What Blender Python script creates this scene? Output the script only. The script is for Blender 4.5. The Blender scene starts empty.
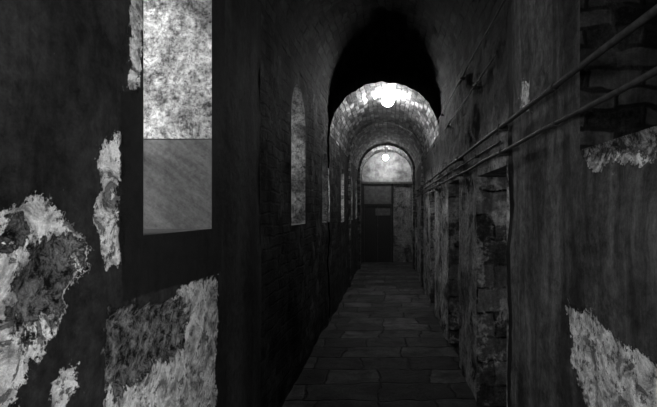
import bpy, bmesh, math, numpy as np
from mathutils import Vector, noise as mn

XL, XR, H, F = -0.85, 0.72, 1.6, 438.0
CX, A = (XL+XR)/2, (XR-XL)/2
YEND, YBACK, YARCH = 13.7, -3.0, 6.3
scene = bpy.context.scene
scene.view_settings.view_transform = 'Standard'
scene.view_settings.gamma = 0.82
scene.view_settings.exposure = 0.35

# ------------------------------------------------------------ helpers
def link(o, parent=None):
    scene.collection.objects.link(o)
    if parent: o.parent = parent
    return o

def mesh_obj(name, verts, faces, mats, uvs=None, fmat=None, smooth=False, parent=None, attrs=None):
    me = bpy.data.meshes.new(name)
    me.from_pydata([tuple(v) for v in verts], [], faces)
    for m in (mats if isinstance(mats, (list, tuple)) else [mats]): me.materials.append(m)
    if uvs is not None:
        uv = me.uv_layers.new(name="UVMap")
        li = np.empty(len(me.loops), dtype=np.int32); me.loops.foreach_get("vertex_index", li)
        uv.data.foreach_set("uv", np.asarray(uvs, dtype=np.float32)[li].ravel())
    if fmat is not None: me.polygons.foreach_set("material_index", fmat)
    if smooth: me.polygons.foreach_set("use_smooth", [True]*len(me.polygons))
    if attrs:
        for k, a in attrs.items():
            at = me.attributes.new(k, 'FLOAT', 'POINT')
            at.data.foreach_set("value", np.asarray(a, dtype=np.float32))
    me.update()
    return link(bpy.data.objects.new(name, me), parent)

def box_data(x0,x1,y0,y1,z0,z1):
    v=[(x0,y0,z0),(x1,y0,z0),(x1,y1,z0),(x0,y1,z0),(x0,y0,z1),(x1,y0,z1),(x1,y1,z1),(x0,y1,z1)]
    f=[(0,3,2,1),(4,5,6,7),(0,1,5,4),(1,2,6,5),(2,3,7,6),(3,0,4,7)]
    return v,f

def boxes(name, lst, mat, parent=None, bevel=0.004):
    bm = bmesh.new()
    for b in lst:
        v,f = box_data(*b)
        vs=[bm.verts.new(p) for p in v]
        for q in f: bm.faces.new([vs[i] for i in q])
    me = bpy.data.meshes.new(name); bm.to_mesh(me); bm.free(); me.materials.append(mat)
    o = link(bpy.data.objects.new(name, me), parent)
    if bevel:
        m=o.modifiers.new("bevel",'BEVEL'); m.width=bevel; m.segments=2
    return o

def empty(name, loc=(0,0,0)):
    o = bpy.data.objects.new(name, None); o.location = loc; o.empty_display_size=.1
    return link(o)

def lathe(name, prof, loc, mat, parent=None, n=24):
    v=[];f=[]
    for r,z in prof:
        for i in range(n):
            a=2*math.pi*i/n; v.append((loc[0]+r*math.cos(a),loc[1]+r*math.sin(a),loc[2]+z))
    for j in range(len(prof)-1):
        for i in range(n):
            f.append((j*n+i,j*n+(i+1)%n,(j+1)*n+(i+1)%n,(j+1)*n+i))
    return mesh_obj(name,v,f,mat,smooth=True,parent=parent)

def tube(name, pts, r, mat, parent=None):
    cu=bpy.data.curves.new(name,'CURVE'); cu.dimensions='3D'; cu.bevel_depth=r; cu.bevel_resolution=3; cu.use_fill_caps=True
    s=cu.splines.new('POLY'); s.points.add(len(pts)-1)
    for i,p in enumerate(pts): s.points[i].co=(*p,1)
    s.use_smooth=True
    cu.materials.append(mat)
    return link(bpy.data.objects.new(name,cu),parent)

# ------------------------------------------------------------ node helpers
class M:
    def __init__(s,name):
        s.m=bpy.data.materials.new(name); s.m.use_nodes=True; s.t=s.m.node_tree; s.t.nodes.clear()
        s.out=s.t.nodes.new('ShaderNodeOutputMaterial')
        s.bs=s.t.nodes.new('ShaderNodeBsdfPrincipled'); s.t.links.new(s.bs.outputs[0],s.out.inputs[0])
    def n(s,typ,**kw):
        nd=s.t.nodes.new(typ)
        for k,v in kw.items(): setattr(nd,k,v)
        return nd
    def set(s,sock,val):
        if isinstance(val,bpy.types.NodeSocket): s.t.links.new(val,sock)
        elif isinstance(val,(int,float)) and sock.type=='RGBA': sock.default_value=(val,val,val,1)
        else: sock.default_value=val
    def math(s,op,a,b=0.0,c=0.0,clamp=False):
        nd=s.n('ShaderNodeMath',operation=op); nd.use_clamp=clamp
        s.set(nd.inputs[0],a); s.set(nd.inputs[1],b); s.set(nd.inputs[2],c); return nd.outputs[0]
    def noise(s,vec,scale,detail=6,rough=.6,dist=0):
        nd=s.n('ShaderNodeTexNoise'); s.set(nd.inputs['Vector'],vec)
        nd.inputs['Scale'].default_value=scale; nd.inputs['Detail'].default_value=detail
        nd.inputs['Roughness'].default_value=rough; nd.inputs['Distortion'].default_value=dist
        return nd.outputs[0]
    def mr(s,v,a,b,c,d,smooth=False):
        nd=s.n('ShaderNodeMapRange'); 
        if smooth: nd.interpolation_type='SMOOTHSTEP'
        s.set(nd.inputs[0],v)
        for i,x in enumerate((a,b,c,d)): s.set(nd.inputs[i+1],x)
        return nd.outputs[0]
    def mix(s,f,a,b):   # scalar mix
        nd=s.n('ShaderNodeMix',data_type='FLOAT'); s.set(nd.inputs[0],f); s.set(nd.inputs[2],a); s.set(nd.inputs[3],b); return nd.outputs[0]
    def attr(s,name): return s.n('ShaderNodeAttribute',attribute_name=name).outputs['Fac']
    def pos(s): return s.n('ShaderNodeNewGeometry').outputs['Position']
    def uv(s): return s.n('ShaderNodeTexCoord').outputs['UV']
    def streaks(s,p,sc=5):
        mp=s.n('ShaderNodeMapping'); s.set(mp.inputs[0],p); mp.inputs['Scale'].default_value=(1,1,.16)
        return s.noise(mp.outputs[0],sc,8,.7,.4)
    def finish(s,col,rough,h=None,strength=.5,dist=.01,spec=.3):
        cc=s.n('ShaderNodeCombineColor'); 
        for i in range(3): s.set(cc.inputs[i],col)
        s.t.links.new(cc.outputs[0],s.bs.inputs['Base Color'])
        s.set(s.bs.inputs['Roughness'],rough); s.bs.inputs['Specular IOR Level'].default_value=spec
        if h is not None:
            b=s.n('ShaderNodeBump'); b.inputs['Strength'].default_value=strength; b.inputs['Distance'].default_value=dist
            s.set(b.inputs['Height'],h); s.t.links.new(b.outputs[0],s.bs.inputs['Normal'])
        return s.m

def near_wall(name, lo, hi):
    m=M(name); p=m.pos()
    nl=m.noise(p,2.2,9,.7); nf=m.noise(p,22,10,.8); ne=m.noise(p,13,9,.74); nb=m.noise(p,11,10,.74,.8); ng=m.noise(p,110,8,.9)
    sk=m.streaks(p,5)
    paint=m.mr(m.math('ADD',m.math('MULTIPLY',nl,.5),m.math('MULTIPLY',nf,.5)),.40,.60,lo,hi)
    paint=m.math('MULTIPLY',paint,m.mr(sk,.38,.60,.4,1.4))
    paint=m.math('MULTIPLY',paint,m.mr(ng,.35,.65,.7,1.3))
    near=m.mr(m.attr('patch'),-.12,0,0,.05)
    chips=m.mr(m.math('ADD',m.noise(p,14,10,.76,.3),near),.675,.685,0,1)
    paint=m.mix(chips,paint,hi*3.2)
    def edge(a,amp): return m.math('ADD',m.attr(a),m.math('MULTIPLY',m.math('SUBTRACT',ne,.5),amp))
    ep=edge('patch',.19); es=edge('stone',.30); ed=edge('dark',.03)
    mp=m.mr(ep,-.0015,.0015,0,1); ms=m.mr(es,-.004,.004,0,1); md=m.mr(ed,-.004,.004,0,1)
    white=m.mr(nb,.40,.58,.28,.95)
    spots=m.mr(m.noise(p,30,10,.78),.555,.585,0,.85)
    white=m.mix(spots,white,.08)
    crater=m.mr(m.noise(p,12,9,.7,.9),.585,.60,0,.8)
    white=m.mix(crater,white,.14)
    white=m.math('MULTIPLY',white,m.mr(ng,.38,.62,.65,1.2))
    stone=m.mr(m.math('ADD',m.math('MULTIPLY',m.noise(p,28,10,.78,.5),.75),m.math('MULTIPLY',ng,.25)),.44,.58,.01,.45)
    stone=m.math('MULTIPLY',stone,m.mr(nl,.4,.6,.6,1.3))
    stone=m.math('MULTIPLY',stone,m.mr(es,.0,.016,.08,1.0))  # shadow along the broken stone edge, painted as a dark rim
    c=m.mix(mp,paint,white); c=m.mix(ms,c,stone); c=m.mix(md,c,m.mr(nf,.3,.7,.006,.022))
    c=m.math('MULTIPLY',c,m.mr(m.math('ABSOLUTE',ep),.0015,.004,.35,1))  # edge shadow round the plaster patches, painted into the colour
    h=m.math('ADD',m.math('MULTIPLY',nf,.45),m.math('MULTIPLY',nl,.5))
    h=m.math('SUBTRACT',h,m.math('MULTIPLY',mp,.5)); h=m.math('SUBTRACT',h,m.math('MULTIPLY',ms,1.0))
    h=m.math('SUBTRACT',h,m.math('MULTIPLY',chips,.15)); h=m.math('SUBTRACT',h,m.math('MULTIPLY',m.math('MULTIPLY',crater,mp),.4))
    h=m.math('ADD',h,m.math('MULTIPLY',ms,m.noise(p,36,9,.8)))
    h=m.math('ADD',h,m.math('MULTIPLY',ng,.18))
    return m.finish(c,.8,h,1.0,.026,.22)

def brick(name, lo, hi, mortar=.03, plaster=0.0, bw=.24, rh=.085, strength=.9, pl=.4, jf=.6, top_dark=None, fl=.35):
    m=M(name); uv=m.uv(); p=m.pos()
    vm=m.n('ShaderNodeVectorMath',operation='MULTIPLY_ADD')
    nn=m.n('ShaderNodeTexNoise'); m.set(nn.inputs['Vector'],p); nn.inputs['Scale'].default_value=7; nn.inputs['Detail'].default_value=5
    m.set(vm.inputs[0],nn.outputs['Color']); vm.inputs[1].default_value=(.07,.07,0); m.set(vm.inputs[2],uv)
    bt=m.n('ShaderNodeTexBrick'); m.set(bt.inputs['Vector'],vm.outputs[0])
    m.set(bt.inputs['Color1'],0.0); m.set(bt.inputs['Color2'],1.0); m.set(bt.inputs['Mortar'],.5)
    bt.inputs['Scale'].default_value=1; bt.inputs['Mortar Size'].default_value=.012; bt.inputs['Mortar Smooth'].default_value=.7
    bt.inputs['Brick Width'].default_value=bw; bt.inputs['Row Height'].default_value=rh
    nf=m.noise(p,22,12,.88); nl=m.noise(p,3,9,.75); nk=m.noise(p,5,9,.75,.5); sk=m.streaks(p,4)
    v=m.math('ADD',m.math('MULTIPLY',bt.outputs['Color'],.25),m.math('MULTIPLY',nf,.75))
    c=m.mr(v,.38,.70,lo,hi)
    keep=m.mr(nk,.38,.55,0,jf)
    fj=m.math('MULTIPLY',bt.outputs['Fac'],keep)
    c=m.mix(fj,c,mortar)
    h=m.math('ADD',m.math('MULTIPLY',fj,-1.1),m.math('MULTIPLY',nf,1.4))
    if plaster>0:
        pm=m.mr(m.math('ADD',m.math('MULTIPLY',nl,.8),m.math('MULTIPLY',nf,.2)),.61-plaster*.2,.625-plaster*.2,0,1)
        c=m.mix(pm,c,m.mr(nf,.40,.60,pl*.2,pl)); h=m.math('ADD',m.mix(pm,h,m.math('MULTIPLY',nf,.5)),m.math('MULTIPLY',pm,.6))
    c=m.math('MULTIPLY',c,m.mr(nl,.35,.65,fl,1.3))
    c=m.math('MULTIPLY',c,m.mr(sk,.36,.6,.5,1.25))
    if top_dark:
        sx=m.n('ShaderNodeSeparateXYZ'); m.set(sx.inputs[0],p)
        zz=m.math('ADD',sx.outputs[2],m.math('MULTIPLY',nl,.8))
        c=m.math('MULTIPLY',c,m.mr(zz,top_dark[0],top_dark[1],1,top_dark[2]))  # colour gets darker towards the top of the wall
    return m.finish(c,.85,h,strength,.028,.2)

def plain(name, lo, hi, scale=12, rough=.6, spec=.4, metal=0, strength=.4, stretch=None):
    m=M(name); p=m.pos()
    if stretch:
        mp=m.n('ShaderNodeMapping'); m.set(mp.inputs[0],p); mp.inputs['Scale'].default_value=stretch; p=mp.outputs[0]
    nf=m.noise(p,scale,8,.7)
    m.bs.inputs['Metallic'].default_value=metal
    return m.finish(m.mr(nf,.35,.65,lo,hi),rough,nf,strength,.006,spec)

def reveal_mat(name, zsplit, up=.8, low=.22, dn=.06):
    m=M(name); p=m.pos()
    sx=m.n('ShaderNodeSeparateXYZ'); m.set(sx.inputs[0],p)
    nf=m.noise(p,48,9,.82,.2); nb=m.noise(p,12,11,.78,.7); nc=m.noise(p,5,6,.6)
    v=m.math('ADD',m.math('MULTIPLY',nf,.55),m.math('MULTIPLY',nb,.45))
    top=m.mr(v,.42,.56,dn,up)
    top=m.math('MULTIPLY',top,m.mr(nc,.38,.58,.45,1.1))
    pits=m.mr(m.noise(p,60,7,.75),.585,.61,0,.85)
    top=m.mix(pits,top,.03)
    u=m.math('ADD',sx.outputs[2],m.math('MULTIPLY',sx.outputs[0],.75))
    w=m.math('SUBTRACT',sx.outputs[0],m.math('MULTIPLY',sx.outputs[2],.75))
    cv=m.n('ShaderNodeCombineXYZ'); m.set(cv.inputs[0],m.math('MULTIPLY',u,14)); m.set(cv.inputs[1],m.math('MULTIPLY',w,2.0)); m.set(cv.inputs[2],m.math('MULTIPLY',sx.outputs[1],2))
    st=m.noise(cv.outputs[0],1.2,9,.8)
    bot=m.mr(m.math('ADD',m.math('MULTIPLY',st,.5),m.math('MULTIPLY',nf,.5)),.40,.62,low*.6,low*1.3)
    s=m.mr(sx.outputs[2],zsplit-.002,zsplit+.002,0,1)
    c=m.mix(s,bot,top)
    return m.finish(c,.8,m.math('ADD',m.math('MULTIPLY',s,v),m.math('MULTIPLY',s,.4)),1.0,.035,.2)

def floor_mat():
    m=M('flagstone'); uv=m.uv(); p=m.pos()
    vm=m.n('ShaderNodeVectorMath',operation='MULTIPLY_ADD')
    nn=m.n('ShaderNodeTexNoise'); m.set(nn.inputs['Vector'],p); nn.inputs['Scale'].default_value=2.8; nn.inputs['Detail'].default_value=7
    m.set(vm.inputs[0],nn.outputs['Color']); vm.inputs[1].default_value=(.20,.16,0); m.set(vm.inputs[2],uv)
    bt=m.n('ShaderNodeTexBrick'); m.set(bt.inputs['Vector'],vm.outputs[0]); bt.offset=.37; bt.squash=1.3; bt.squash_frequency=3
    m.set(bt.inputs['Color1'],0.0); m.set(bt.inputs['Color2'],1.0); m.set(bt.inputs['Mortar'],0.0)
    bt.inputs['Scale'].default_value=1; bt.inputs['Mortar Size'].default_value=.016; bt.inputs['Mortar Smooth'].default_value=.7
    bt.inputs['Brick Width'].default_value=.5; bt.inputs['Row Height'].default_value=.36
    nf=m.noise(p,20,12,.86); nl=m.noise(p,2.5,11,.8)
    fj=m.math('MULTIPLY',bt.outputs['Fac'],m.mr(m.noise(p,4,6,.7),.36,.52,.3,1))
    v=m.math('ADD',m.math('MULTIPLY',bt.outputs['Color'],.22),m.math('MULTIPLY',nf,.78))
    c=m.mr(v,.36,.66,.006,.22); c=m.mix(fj,c,.002)
    c=m.math('MULTIPLY',c,m.mr(nl,.40,.58,.15,1.2))
    h=m.math('ADD',m.math('MULTIPLY',fj,-1.6),m.math('ADD',m.math('MULTIPLY',nf,1.6),m.math('MULTIPLY',bt.outputs['Color'],.4)))
    h=m.math('ADD',h,m.math('MULTIPLY',nl,1.4))
    return m.finish(c,m.mr(nf,.4,.6,.33,.72),h,1.0,.024,.45)

def emit(name,s):
    m=bpy.data.materials.new(name); m.use_nodes=True; t=m.node_tree; t.nodes.clear()
    e=t.nodes.new('ShaderNodeEmission'); e.inputs[1].default_value=s; o=t.nodes.new('ShaderNodeOutputMaterial'); t.links.new(e.outputs[0],o.inputs[0]); return m
def glass_mat():
    m=bpy.data.materials.new('window_glass'); m.use_nodes=True; t=m.node_tree; t.nodes.clear()
    a=t.nodes.new('ShaderNodeBsdfTransparent'); a.inputs[0].default_value=(.85,.85,.85,1)
    b=t.nodes.new('ShaderNodeBsdfGlossy'); b.inputs['Roughness'].default_value=.15
    x=t.nodes.new('ShaderNodeMixShader'); x.inputs[0].default_value=.06
    o=t.nodes.new('ShaderNodeOutputMaterial')
    t.links.new(a.outputs[0],x.inputs[1]); t.links.new(b.outputs[0],x.inputs[2]); t.links.new(x.outputs[0],o.inputs[0]); return m
def haze_mat():
    m=bpy.data.materials.new('halo_haze'); m.use_nodes=True; t=m.node_tree; t.nodes.clear()
    v=t.nodes.new('ShaderNodeVolumeScatter'); v.inputs['Density'].default_value=.008; v.inputs['Anisotropy'].default_value=.0
    o=t.nodes.new('ShaderNodeOutputMaterial'); t.links.new(v.outputs[0],o.inputs['Volume']); return m

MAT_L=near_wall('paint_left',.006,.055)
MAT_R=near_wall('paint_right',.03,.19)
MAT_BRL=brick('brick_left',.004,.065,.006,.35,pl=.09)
MAT_BRR=brick('rubble_right',.02,.62,.008,.8,bw=.34,rh=.15,pl=.7,top_dark=(2.2,2.75,.10),fl=.45)
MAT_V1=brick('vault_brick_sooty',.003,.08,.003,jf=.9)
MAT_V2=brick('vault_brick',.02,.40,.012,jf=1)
MAT_NICHE=brick('niche_brick',.01,.22,.004,jf=.8,rh=.075,bw=.22)
MAT_REV=reveal_mat('reveal_plaster',1.945,.95,.15,.12)
MAT_REV2=reveal_mat('reveal_limewash',1.2,.7,.3,.08)
MAT_JAMB=brick('jamb_stone',.10,.8,.01,.5,bw=.3,rh=.2,pl=.8,jf=1)
MAT_FLOOR=floor_mat()
MAT_WOOD=plain('old_wood',.004,.012,8,.7,.2,0,.5,(6,6,1))
MAT_DOORW=plain('door_wood',.006,.02,8,.7,.2,0,.5,(6,6,1))
MAT_BEAM=plain('grey_timber',.03,.10,10,.7)
MAT_PIPE=plain('pipe_iron',.018,.06,30,.65,.3,0)
MAT_END=brick('end_stone',.02,.30,.01,.8,bw=.36,rh=.16,pl=.35)
MAT_LUN=plain('lunette_plaster',.12,.5,4,.9)
MAT_BULB=emit('lamp_globe',320)
MAT_BULB2=emit('lamp_globe_far',230)
GLASS=glass_mat()

# ------------------------------------------------------------ polygons measured on the wall planes (y,z)
def LP(pts):
    o=[]
    for x,y in pts:
        d=-XL*F/(389-x); o.append((d,H+(211-y)*d/F))
    return o
def RP(pts):
    o=[]
    for x,y in pts:
        d=XR*F/(x-389); o.append((d,H+(211-y)*d/F))
    return o
def sdf(poly,Y,Z):
    d=np.full(Y.shape,1e9); ins=np.zeros(Y.shape,bool); n=len(poly)
    for i in range(n):
        ax,ay=poly[i]; bx,by=poly[(i+1)%n]; ex,ey=bx-ax,by-ay
        t=np.clip(((Y-ax)*ex+(Z-ay)*ey)/(ex*ex+ey*ey+1e-12),0,1)
        d=np.minimum(d,np.hypot(Y-ax-t*ex,Z-ay-t*ey))
        c=((ay>Z)!=(by>Z)); 
        with np.errstate(divide='ignore',invalid='ignore'):
            ins^= c & (Y < ex*(Z-ay)/(ey if ey!=0 else 1e-12)+ax)
    return np.where(ins,d,-d)
def usdf(polys,Y,Z):
    r=np.full(Y.shape,-.5)
    for p in polys: r=np.maximum(r,sdf(p,Y,Z))
    return np.clip(r,-.3,.3)

L_patch=[LP([(-60,200),(-10,215),(12,212),(35,190),(52,200),(70,218),(88,232),(93,262),(72,290),(58,325),(45,350),(28,372),(16,407),(0,440),(-60,440)]),
         LP([(98,150),(112,132),(122,136),(121,175),(118,192),(123,225),(122,264),(108,268),(100,240),(95,215),(103,190)]),
         LP([(106,345),(111,316),(125,306),(165,302),(192,282),(219,274),(220,330),(215,440),(104,440)]),
         LP([(129,-40),(146,-40),(143,55),(136,93),(126,88),(130,50)]),
         LP([(52,380),(72,368),(75,395),(62,410),(50,410)])]
L_stone=[LP([(18,285),(38,248),(62,228),(86,238),(88,262),(68,288),(52,318),(36,335),(14,318)]),
         LP([(104,352),(109,316),(130,306),(185,300),(190,318),(184,352),(152,366),(140,386),(118,396),(104,385)]),
         LP([(-20,245),(22,218),(28,232),(0,270),(-20,275)])]
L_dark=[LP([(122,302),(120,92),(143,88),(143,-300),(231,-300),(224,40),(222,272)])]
R_patch=[RP([(565,307),(588,309),(606,330),(632,352),(662,372),(700,390),(700,440),(588,440),(584,400),(573,360)]),
         RP([(518,78),(529,84),(529,112),(519,106)]),
         RP([(583,150),(610,148),(640,144),(690,143),(690,158),(655,156),(640,168),(612,160),(596,172)])]
R_stone=[RP([(583,130),(690,100),(690,148),(620,152),(600,158),(584,152)])]
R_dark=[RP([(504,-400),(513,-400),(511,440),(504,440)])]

# ------------------------------------------------------------ wall grids
def seg_axis(a,b,breaks,step):
    br=sorted(set([a,b]+[x for x in breaks if a<x<b])); out=[]
    for p,q in zip(br[:-1],br[1:]):
        n=max(1,int(math.ceil((q-p)/step))); out+=list(np.linspace(p,q,n+1)[:-1])
    return np.array(out+[b])

def in_open(o,y,z):
    y0,y1,zb,zs,rise=o
    if not(y0<y<y1 and z>zb): return False
    if z<=zs: return True
    if rise<=0: return False
    c=(y0+y1)/2; a=(y1-y0)/2
    return ((y-c)/a)**2+((z-zs)/rise)**2<1

def wall(name,xw,out,y0,y1,z1,step,opens,mat,disp,polys=None,parent=None):
    by=[];bz=[]
    for o in opens: by+=[o[0],o[1]]; bz+=[o[2],o[3]]
    ys=seg_axis(y0,y1,by,step); zs=seg_axis(0,z1,bz,step)
    Y,Z=np.meshgrid(ys,zs,indexing='ij'); Y=Y.copy();Z=Z.copy()
    ny,nz=Y.shape
    keep=[]
    bound=set()
    for i in range(ny-1):
        for j in range(nz-1):
            cy=(Y[i,j]+Y[i+1,j])/2; cz=(Z[i,j]+Z[i,j+1])/2
            hit=None
            for o in opens:
                if in_open(o,cy,cz): hit=o; break
            if hit is None: keep.append((i,j))
            elif cz>hit[3]:
                for a in (0,1):
                    for b in (0,1): bound.add((i+a,j+b,hit))
    ks=set(); 
    for i,j in keep:
        ks|={(i,j),(i+1,j),(i,j+1),(i+1,j+1)}
    for i,j,o in bound:
        if (i,j) in ks and Z[i,j]>o[3]+1e-6:
            c=(o[0]+o[1])/2; a=(o[1]-o[0])/2
            u=(Y[i,j]-c)/a; w=(Z[i,j]-o[3])/o[4]; r=math.hypot(u,w)
            if r>1e-6: Y[i,j]=c+a*u/r; Z[i,j]=o[3]+o[4]*w/r
    fade=np.ones(Y.shape)
    for o in opens:
        dy=np.maximum(np.maximum(o[0]-Y,Y-o[1]),0); dz=np.maximum(np.maximum(o[2]-Z,Z-(o[3]+o[4])),0)
        fade=np.minimum(fade,np.clip(np.hypot(dy,dz)/.05,0,1))
    X=np.full(Y.shape,xw)
    for i in range(ny):
        for j in range(nz):
            if fade[i,j]>0:
                y,z=Y[i,j],Z[i,j]
                X[i,j]+=out*fade[i,j]*disp*(mn.fractal((xw*3,y*2.2,z*2.2),.9,2.1,5)*.9)
    attrs=None
    if polys:
        P,S,D=[usdf(q,Y,Z) for q in polys]
        X+=out*fade*(.004*(P>0)+.014*np.clip(S/.03,0,1))
        attrs={'patch':P.ravel(),'stone':S.ravel(),'dark':D.ravel()}
    v=np.stack([X.ravel(),Y.ravel(),Z.ravel()],1)
    uv=np.stack([Y.ravel(),Z.ravel()],1)
    f=[]
    for i,j in keep:
        a,b,c,d=i*nz+j,(i+1)*nz+j,(i+1)*nz+j+1,i*nz+j+1
        f.append((a,b,c,d) if out<0 else (d,c,b,a))
    return mesh_obj(name,v,f,mat,uvs=uv,attrs=attrs,smooth=True,parent=parent)

def reveal(name,xw,out,o,depth,mat,sill=True,parent=None,back=None):
    y0,y1,zb,zs,rise=o
    pr=[(y0,zb),(y0,zs)]
    if rise>0:
        c=(y0+y1)/2;a=(y1-y0)/2
        for k in range(1,20):
            t=math.pi*(1-k/20); pr.append((c+a*math.cos(t),zs+rise*math.sin(t)))
    pr+=[(y1,zs),(y1,zb)]
    if sill: pr.append((y0,zb))
    v=[];uv=[];f=[]
    for k,(y,z) in enumerate(pr):
        for q,x in enumerate((xw-out*.0005,xw+out*depth)):
            v.append((x,y,z)); uv.append((abs(x),z))
    for k in range(len(pr)-1): f.append((2*k,2*k+1,2*k+3,2*k+2))
    ob=mesh_obj(name,v,f,mat,uvs=uv,parent=parent)
    if back is not None:
        vv=[(xw+out*depth,y,z) for y,z in (pr[:-1] if sill else pr)]
        mesh_obj(name+'_back',vv,[tuple(range(len(vv)))],back,uvs=[(p[1],p[2]) for p in vv],parent=parent)
    return ob

SP1,R1=2.95,0.88      # near vault spring / rise
SP2,R2=2.70,0.76      # far vault
W1=(1.515,2.1,1.515,2.65,.29)
W0=(-.6,.4,1.2,2.2,.4)  # unseen opening added so fill reaches the left wall
FILL_L=(-.6,.72,1.0,2.2,.45)  # unseen opening added to pass fill to the right wall and jamb
LW=[(3.9,4.55,1.47,2.45,.36),(5.72,6.2,1.45,2.12,.26)]
LWf=[(7.75,8.3,1.4,2.1,.28),(9.7,10.2,1.4,2.1,.28),(11.1,11.7,1.4,2.1,.28)]
wl=empty('wall_left'); wr=empty('wall_right')
PD=.35
wall('plaster_near',XL,-1,YBACK,2.9,SP1,.012,[FILL_L,W1],MAT_L,.014,(L_patch,L_stone,L_dark),wl)
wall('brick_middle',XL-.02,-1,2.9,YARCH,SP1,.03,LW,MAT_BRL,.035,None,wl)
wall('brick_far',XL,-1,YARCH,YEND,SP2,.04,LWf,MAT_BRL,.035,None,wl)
boxes('plaster_edge',[(XL-.03,XL-.001,2.895,2.905,0,SP1)],MAT_L,wl,0)
for k,o in enumerate([FILL_L,W1]): reveal('reveal_%d'%k,XL,-1,o,.42,MAT_REV,True,wl)
for k,o in enumerate(LW): reveal('reveal_m%d'%k,XL-.02,-1,o,.40,MAT_REV2,True,wl)
for k,o in enumerate(LWf): reveal('reveal_f%d'%k,XL,-1,o,.42,MAT_REV2,True,wl)

NICHE=(.75,1.65,1.83,2.75,0)
D1=(2.68,3.6,0,1.88,0); D2=(4.5,5.3,0,1.93,0)
D3=(6.9,7.6,0,1.93,0); D4=(9.1,9.85,0,1.93,0); D5=(11.1,11.8,0,1.93,0)
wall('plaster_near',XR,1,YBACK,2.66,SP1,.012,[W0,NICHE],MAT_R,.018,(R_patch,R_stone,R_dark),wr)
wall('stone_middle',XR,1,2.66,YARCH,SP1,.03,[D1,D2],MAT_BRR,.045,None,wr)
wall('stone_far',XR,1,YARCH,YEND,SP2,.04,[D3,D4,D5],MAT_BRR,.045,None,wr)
reveal('reveal_w',XR,1,W0,.42,MAT_REV2,True,wr)
reveal('niche',XR,1,NICHE,.45,MAT_NICHE,True,wr,back=MAT_NICHE)
for k,o in enumerate([D1,D2,D3,D4,D5]):
    reveal('door_reveal_%d'%k,XR,1,o,PD,MAT_JAMB,False,wr)

# ------------------------------------------------------------ doors on the right
def door(idx,o,x):
    e=empty('door_%d'%idx,(0,0,0)); y0,y1,_,z1,_=o
    e.location=(x,(y0+y1)/2,0)
    fr=[(x-.05,x+.03,y0+.002,y0+.07,0.002,z1-.002),(x-.05,x+.03,y1-.07,y1-.002,0.002,z1-.002),(x-.05,x+.03,y0+.07,y1-.07,z1-.08,z1-.002)]
    n=5; w=(y1-y0-.15)/n
    pl=[(x-.02,x+.02,y0+.075+i*w,y0+.075+(i+1)*w-.006,.01,z1-.085) for i in range(n)]
    br=[(x-.045,x-.02,y0+.09,y1-.09,z,z+.1) for z in (.3,.95,1.55)]
    for nm,l,mt in (('frame',fr,MAT_WOOD),('planks',pl,MAT_DOORW),('ledges',br,MAT_DOORW)):
        b=boxes(nm,l,mt,None); b.parent=e
        b.location=(-e.location[0],-e.location[1],0)
for k,o in enumerate([D1,D2,D3,D4,D5]): door(k+1,o,XR+PD-.05)

# ------------------------------------------------------------ windows
def window(idx,o,x,out):
    y0,y1,zb,zs,rise=o; e=empty('window_%d'%idx)
    c=(y0+y1)/2;a=(y1-y0)/2; t=.035
    bars=[(x-.02,x+.02,y0+.002,y0+t,zb+.002,zs),(x-.02,x+.02,y1-t,y1-.002,zb+.002,zs),(x-.02,x+.02,y0+t,y1-t,zb+.002,zb+.04),
          (x-.012,x+.012,c-.012,c+.012,zb+.04,zs+rise-.03)]
    n=3
    for i in range(1,n+1):
        z=zb+(zs-zb)*i/n; bars.append((x-.012,x+.012,y0+t,y1-t,z-.012,z+.012))
    boxes('sash',bars,MAT_WOOD,e,.003)
    pts=[(x,c+(a-.018)*math.cos(math.pi*k/16),zs+(rise-.018)*math.sin(math.pi*k/16)) for k in range(17)]
    tube('arched_head',pts,.016,MAT_WOOD,e)
    v=[(x,y0+.01,zb+.01),(x,y1-.01,zb+.01)]+[(x,c+(a-.01)*math.cos(math.pi*k/16),zs+(rise-.01)*math.sin(math.pi*k/16)) for k in range(17)]
    mesh_obj('glass',v,[tuple(range(len(v)))],GLASS,parent=e)
xl=XL-.38
allw=[FILL_L,W1]+LW+LWf  # the first is the added fill opening, out of view
for k,o in enumerate(allw): window(k+1,o,xl,-1)
window(len(allw)+1,W0,XR+.38,1)  # window added for the fill, out of view

# ------------------------------------------------------------ floor
def grid_floor():
    xs=np.linspace(XL-.05,XR+.42,60); ys=np.linspace(YBACK,YEND+.3,500)
    v=[];uv=[]
    for y in ys:
        for x in xs:
            v.append((x,y,.014*mn.fractal((x*2.5,y*2.5,1),.9,2,4)-.007)); uv.append((x+3,y+7))
    nx=len(xs); f=[(j*nx+i,j*nx+i+1,(j+1)*nx+i+1,(j+1)*nx+i) for j in range(len(ys)-1) for i in range(nx-1)]
    return mesh_obj('floor',v,f,MAT_FLOOR,uvs=uv,smooth=True)
grid_floor()

# ------------------------------------------------------------ ceiling
ceil=empty('ceiling')
def vault(name,y0,y1,sp,rise,mat,step=.05,dx=0.0,am=.028):
    n=72; ys=np.arange(y0,y1+step*.5,step); ys[-1]=y1; v=[];uv=[]
    for y in ys:
        for k in range(n+1):
            t=math.pi*(1-k/n); w=min(k,n-k)/n; amp=am*min(1,w*12)
            r=1+amp*mn.fractal((math.cos(t)*4,y*4,math.sin(t)*4),.8,2,5)
            v.append((CX+(A+dx)*math.cos(t)*r,y,sp+rise*math.sin(t)*r)); uv.append((y,k/n*2.6))
    f=[(j*(n+1)+k,(j+1)*(n+1)+k,(j+1)*(n+1)+k+1,j*(n+1)+k+1) for j in range(len(ys)-1) for k in range(n)]
    return mesh_obj(name,v,f,mat,uvs=uv,smooth=True,parent=ceil)
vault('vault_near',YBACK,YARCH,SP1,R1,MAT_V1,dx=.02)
vault('vault_far',YARCH,YEND,SP2,R2,MAT_V2)
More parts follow.
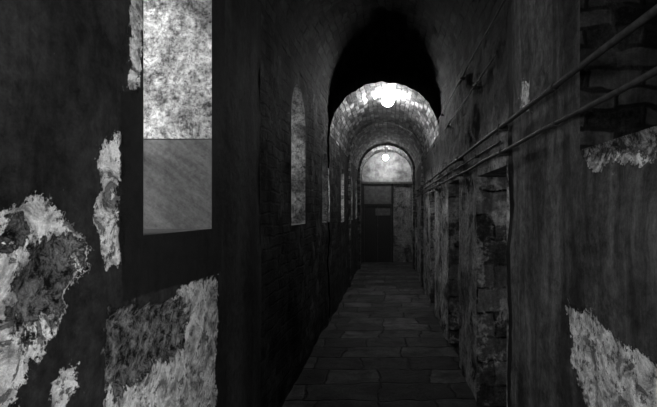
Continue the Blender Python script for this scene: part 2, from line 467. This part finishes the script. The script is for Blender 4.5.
n=72
v=[];uv=[]
for k in range(n+1):
    t=math.pi*(1-k/n); w=min(k,n-k)/n
    r=1+.028*min(1,w*12)*mn.fractal((math.cos(t)*4,YARCH*4,math.sin(t)*4),.8,2,5)
    v.append((CX+A*math.cos(t)*r,YARCH,SP2+R2*math.sin(t)*r)); uv.append((0,k/n*2.6))
for k in range(n+1):
    t=math.pi*(1-k/n); v.append((CX+(A+.04)*math.cos(t)*1.03,YARCH,SP1+(R1+.02)*math.sin(t)*1.03)); uv.append((.25,k/n*2.6))
f=[(k,k+1,n+1+k+1,n+1+k) for k in range(n)]
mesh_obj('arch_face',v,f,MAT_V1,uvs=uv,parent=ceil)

def rib(name,y0,y1,inset,mat):
    m=30
    inn=[(XL+inset,0),(XL+inset,SP2)]+[(CX+(A-inset)*math.cos(math.pi*(1-k/m)),SP2+(R2-inset)*math.sin(math.pi*(1-k/m))) for k in range(1,m)]+[(XR-inset,SP2),(XR-inset,0)]
    ou=[(XL-.02,0),(XL-.02,SP2)]+[(CX+(A+.02)*math.cos(math.pi*(1-k/m)),SP2+(R2+.02)*math.sin(math.pi*(1-k/m))) for k in range(1,m)]+[(XR+.02,SP2),(XR+.02,0)]
    v=[];uv=[]; N=len(inn); s=0
    for k in range(N):
        if k: s+=math.hypot(inn[k][0]-inn[k-1][0],inn[k][1]-inn[k-1][1])
        for q,(pt,y) in enumerate(((ou[k],y0),(inn[k],y0),(inn[k],y1),(ou[k],y1))):
            v.append((pt[0],y,pt[1])); uv.append((q*.12,s))
    f=[]
    for k in range(N-1):
        for q in range(3): f.append((4*k+q,4*k+q+1,4*k+4+q+1,4*k+4+q))
    return mesh_obj(name,v,f,mat,uvs=uv,parent=ceil)
rib('arch_rib_a',9.2,9.45,.035,MAT_V2)
rib('arch_rib_b',12.0,12.3,.06,MAT_V2)

# ------------------------------------------------------------ end and back walls
we=empty('wall_end')
def flat_end(name,y,sp,rise,mat,parent,z0=0,seg=24):
    pts=[(XL-.03,z0),(XR+.03,z0)]+[(CX+(A+.03)*math.cos(math.pi*k/seg),sp+(rise+.02)*math.sin(math.pi*k/seg)) for k in range(seg+1)]
    return mesh_obj(name,[(x,y,z) for x,z in pts],[tuple(range(len(pts)))],mat,uvs=[(x+3,z) for x,z in pts],parent=parent)
flat_end('masonry',YEND,SP2,R2,MAT_END,we)
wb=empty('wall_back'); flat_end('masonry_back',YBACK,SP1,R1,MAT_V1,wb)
boxes('lintel',[(XL,XR,YEND-.14,YEND-.002,2.44,2.51)],MAT_BEAM,we,.01)
mesh_obj('lunette',[(XL,YEND-.03,2.51),(XR,YEND-.03,2.51)]+[(CX+(A+.01)*math.cos(math.pi*k/24),YEND-.03,SP2+(R2+.01)*math.sin(math.pi*k/24)) for k in range(25)],[tuple(range(27))],MAT_LUN,parent=we)
de=empty('door_6')
boxes('frame',[(-.84,-.77,YEND-.1,YEND-.002,0.002,2.44),(.07,.13,YEND-.1,YEND-.002,0.002,2.44),(-.77,.07,YEND-.1,YEND-.002,1.76,1.82)],MAT_WOOD,de)
boxes('leaf',[(-.765,-.355,YEND-.06,YEND-.02,.01,1.755),(-.345,.065,YEND-.06,YEND-.02,.01,1.755)],MAT_WOOD,de)
boxes('panels',[(x,x+.28,YEND-.075,YEND-.06,z,z+h) for x in (-.70,-.29) for z,h in ((.15,.6),(.9,.7))],MAT_WOOD,de)
boxes('transom_panel',[(-.765,.065,YEND-.05,YEND-.02,1.82,2.44)],MAT_BEAM,de,0)
boxes('transom_notice',[(-.42,.04,YEND-.09,YEND-.076,1.46,1.68)],MAT_BEAM,de,.004)

# ------------------------------------------------------------ pipes
def pipe(name,x,z,y0,y1,r,seed,amp=.006):
    e=empty(name)
    ys=np.arange(y0,y1,.12)
    pts=[(x+amp*.3*mn.noise((y*1.1,seed,0)),y,z+amp*mn.noise((y*.9,seed,3))*1.6) for y in ys]
    tube('run',pts,r,MAT_PIPE,e)
    bl=[];y=y0+.75
    while y<y1:
        bl.append((x-r-.003,XR-.002,y-.007,y+.007,z-r-.007,z+r+.007)); y+=1.6
    boxes('brackets',bl,MAT_PIPE,e,.003)
    for yy in np.arange(y0+1.5,y1,2.7):
        tube('coupling',[(x,yy-.025,z),(x,yy+.025,z)],r*1.35,MAT_PIPE,e)
pipe('pipe',.672,2.105,.3,11.9,.012,1)
pipe('pipe',.677,1.955,.3,11.9,.010,7,.014)
pipe('pipe',.685,2.03,2.7,11.9,.007,11,.012)
pipe('cable_conduit',.685,2.86,.2,6.25,.006,17,.01)
pipe('cable_conduit',.685,2.60,2.8,11.9,.005,23,.012)

# ------------------------------------------------------------ lamps
def lamp(name,x,y,ztop,drop,bm,r=.06):
    e=empty(name)
    lathe('ceiling_base',[(0,0),(.075,0),(.08,-.015),(.06,-.03),(0.0,-.032)],(x,y,ztop),MAT_PIPE,e)
    if drop>.05: tube('stem',[(x,y,ztop-.02),(x,y,ztop-drop)],.008,MAT_PIPE,e)
    zc=ztop-drop-.02-r
    lathe('collar',[(0,.0),(.025,0),(.035,-.02),(.03,-.03)],(x,y,zc+r+.02),MAT_PIPE,e)
    lathe('globe',[(r*math.sin(math.pi*k/12),r*math.cos(math.pi*k/12)) for k in range(13)],(x,y,zc),bm,e)
    for q in range(4):
        a=math.pi*q/4; R=r+.012
        tube('cage_wire',[(x+R*math.cos(t)*math.cos(a),y+R*math.cos(t)*math.sin(a),zc+R*math.sin(t)) for t in np.linspace(-math.pi-.6,.6,19)],.002,MAT_PIPE,e)
lamp('ceiling_lamp',-.02,6.95,3.46,.0,MAT_BULB,.09)
lamp('ceiling_lamp',-.10,12.75,3.47,.22,MAT_BULB2,.075)

# haze volume added to give the lamp a halo
boxes('added_haze',[(XL+.05,.64,6.0,YEND-.2,.05,3.9)],haze_mat(),None,0)

# ------------------------------------------------------------ daylight and added fill
def area(name,loc,target,sx,sy,p):
    l=bpy.data.lights.new(name,'AREA'); l.shape='RECTANGLE'; l.size=sx; l.size_y=sy; l.energy=p
    o=bpy.data.objects.new(name,l); o.location=loc
    o.rotation_euler=(Vector(target)-Vector(loc)).to_track_quat('-Z','Y').to_euler(); link(o)
area('daylight',(-1.75,1.35,2.45),(-.95,2.1,2.25),.5,.8,24)
for k,o in enumerate(LW+LWf):
    area('daylight',(-1.8,o[1]-.85,2.4),(-.92,o[1],2.0),.4,.7,15 if k==0 else 7)
area('daylight',(1.4,-.45,1.9),(-.85,1.15,1.35),.6,.8,105)  # fill lamp added to brighten the near left wall
area('daylight',(-1.36,-.45,1.7),(.72,2.6,1.0),.6,.8,58)  # fill lamp added to brighten the right wall and door jamb

w=bpy.data.worlds.new('night'); scene.world=w; w.use_nodes=True
w.node_tree.nodes['Background'].inputs[0].default_value=(.5,.5,.5,1); w.node_tree.nodes['Background'].inputs[1].default_value=.002

cam=bpy.data.cameras.new('camera'); cam.lens=36*F/657; cam.sensor_width=36; cam.clip_start=.02
cam.shift_x=-60.5/657; cam.shift_y=7.5/657
co=bpy.data.objects.new('camera',cam); co.location=(0,0,H); co.rotation_euler=(math.pi/2,0,0); link(co)
scene.camera=co
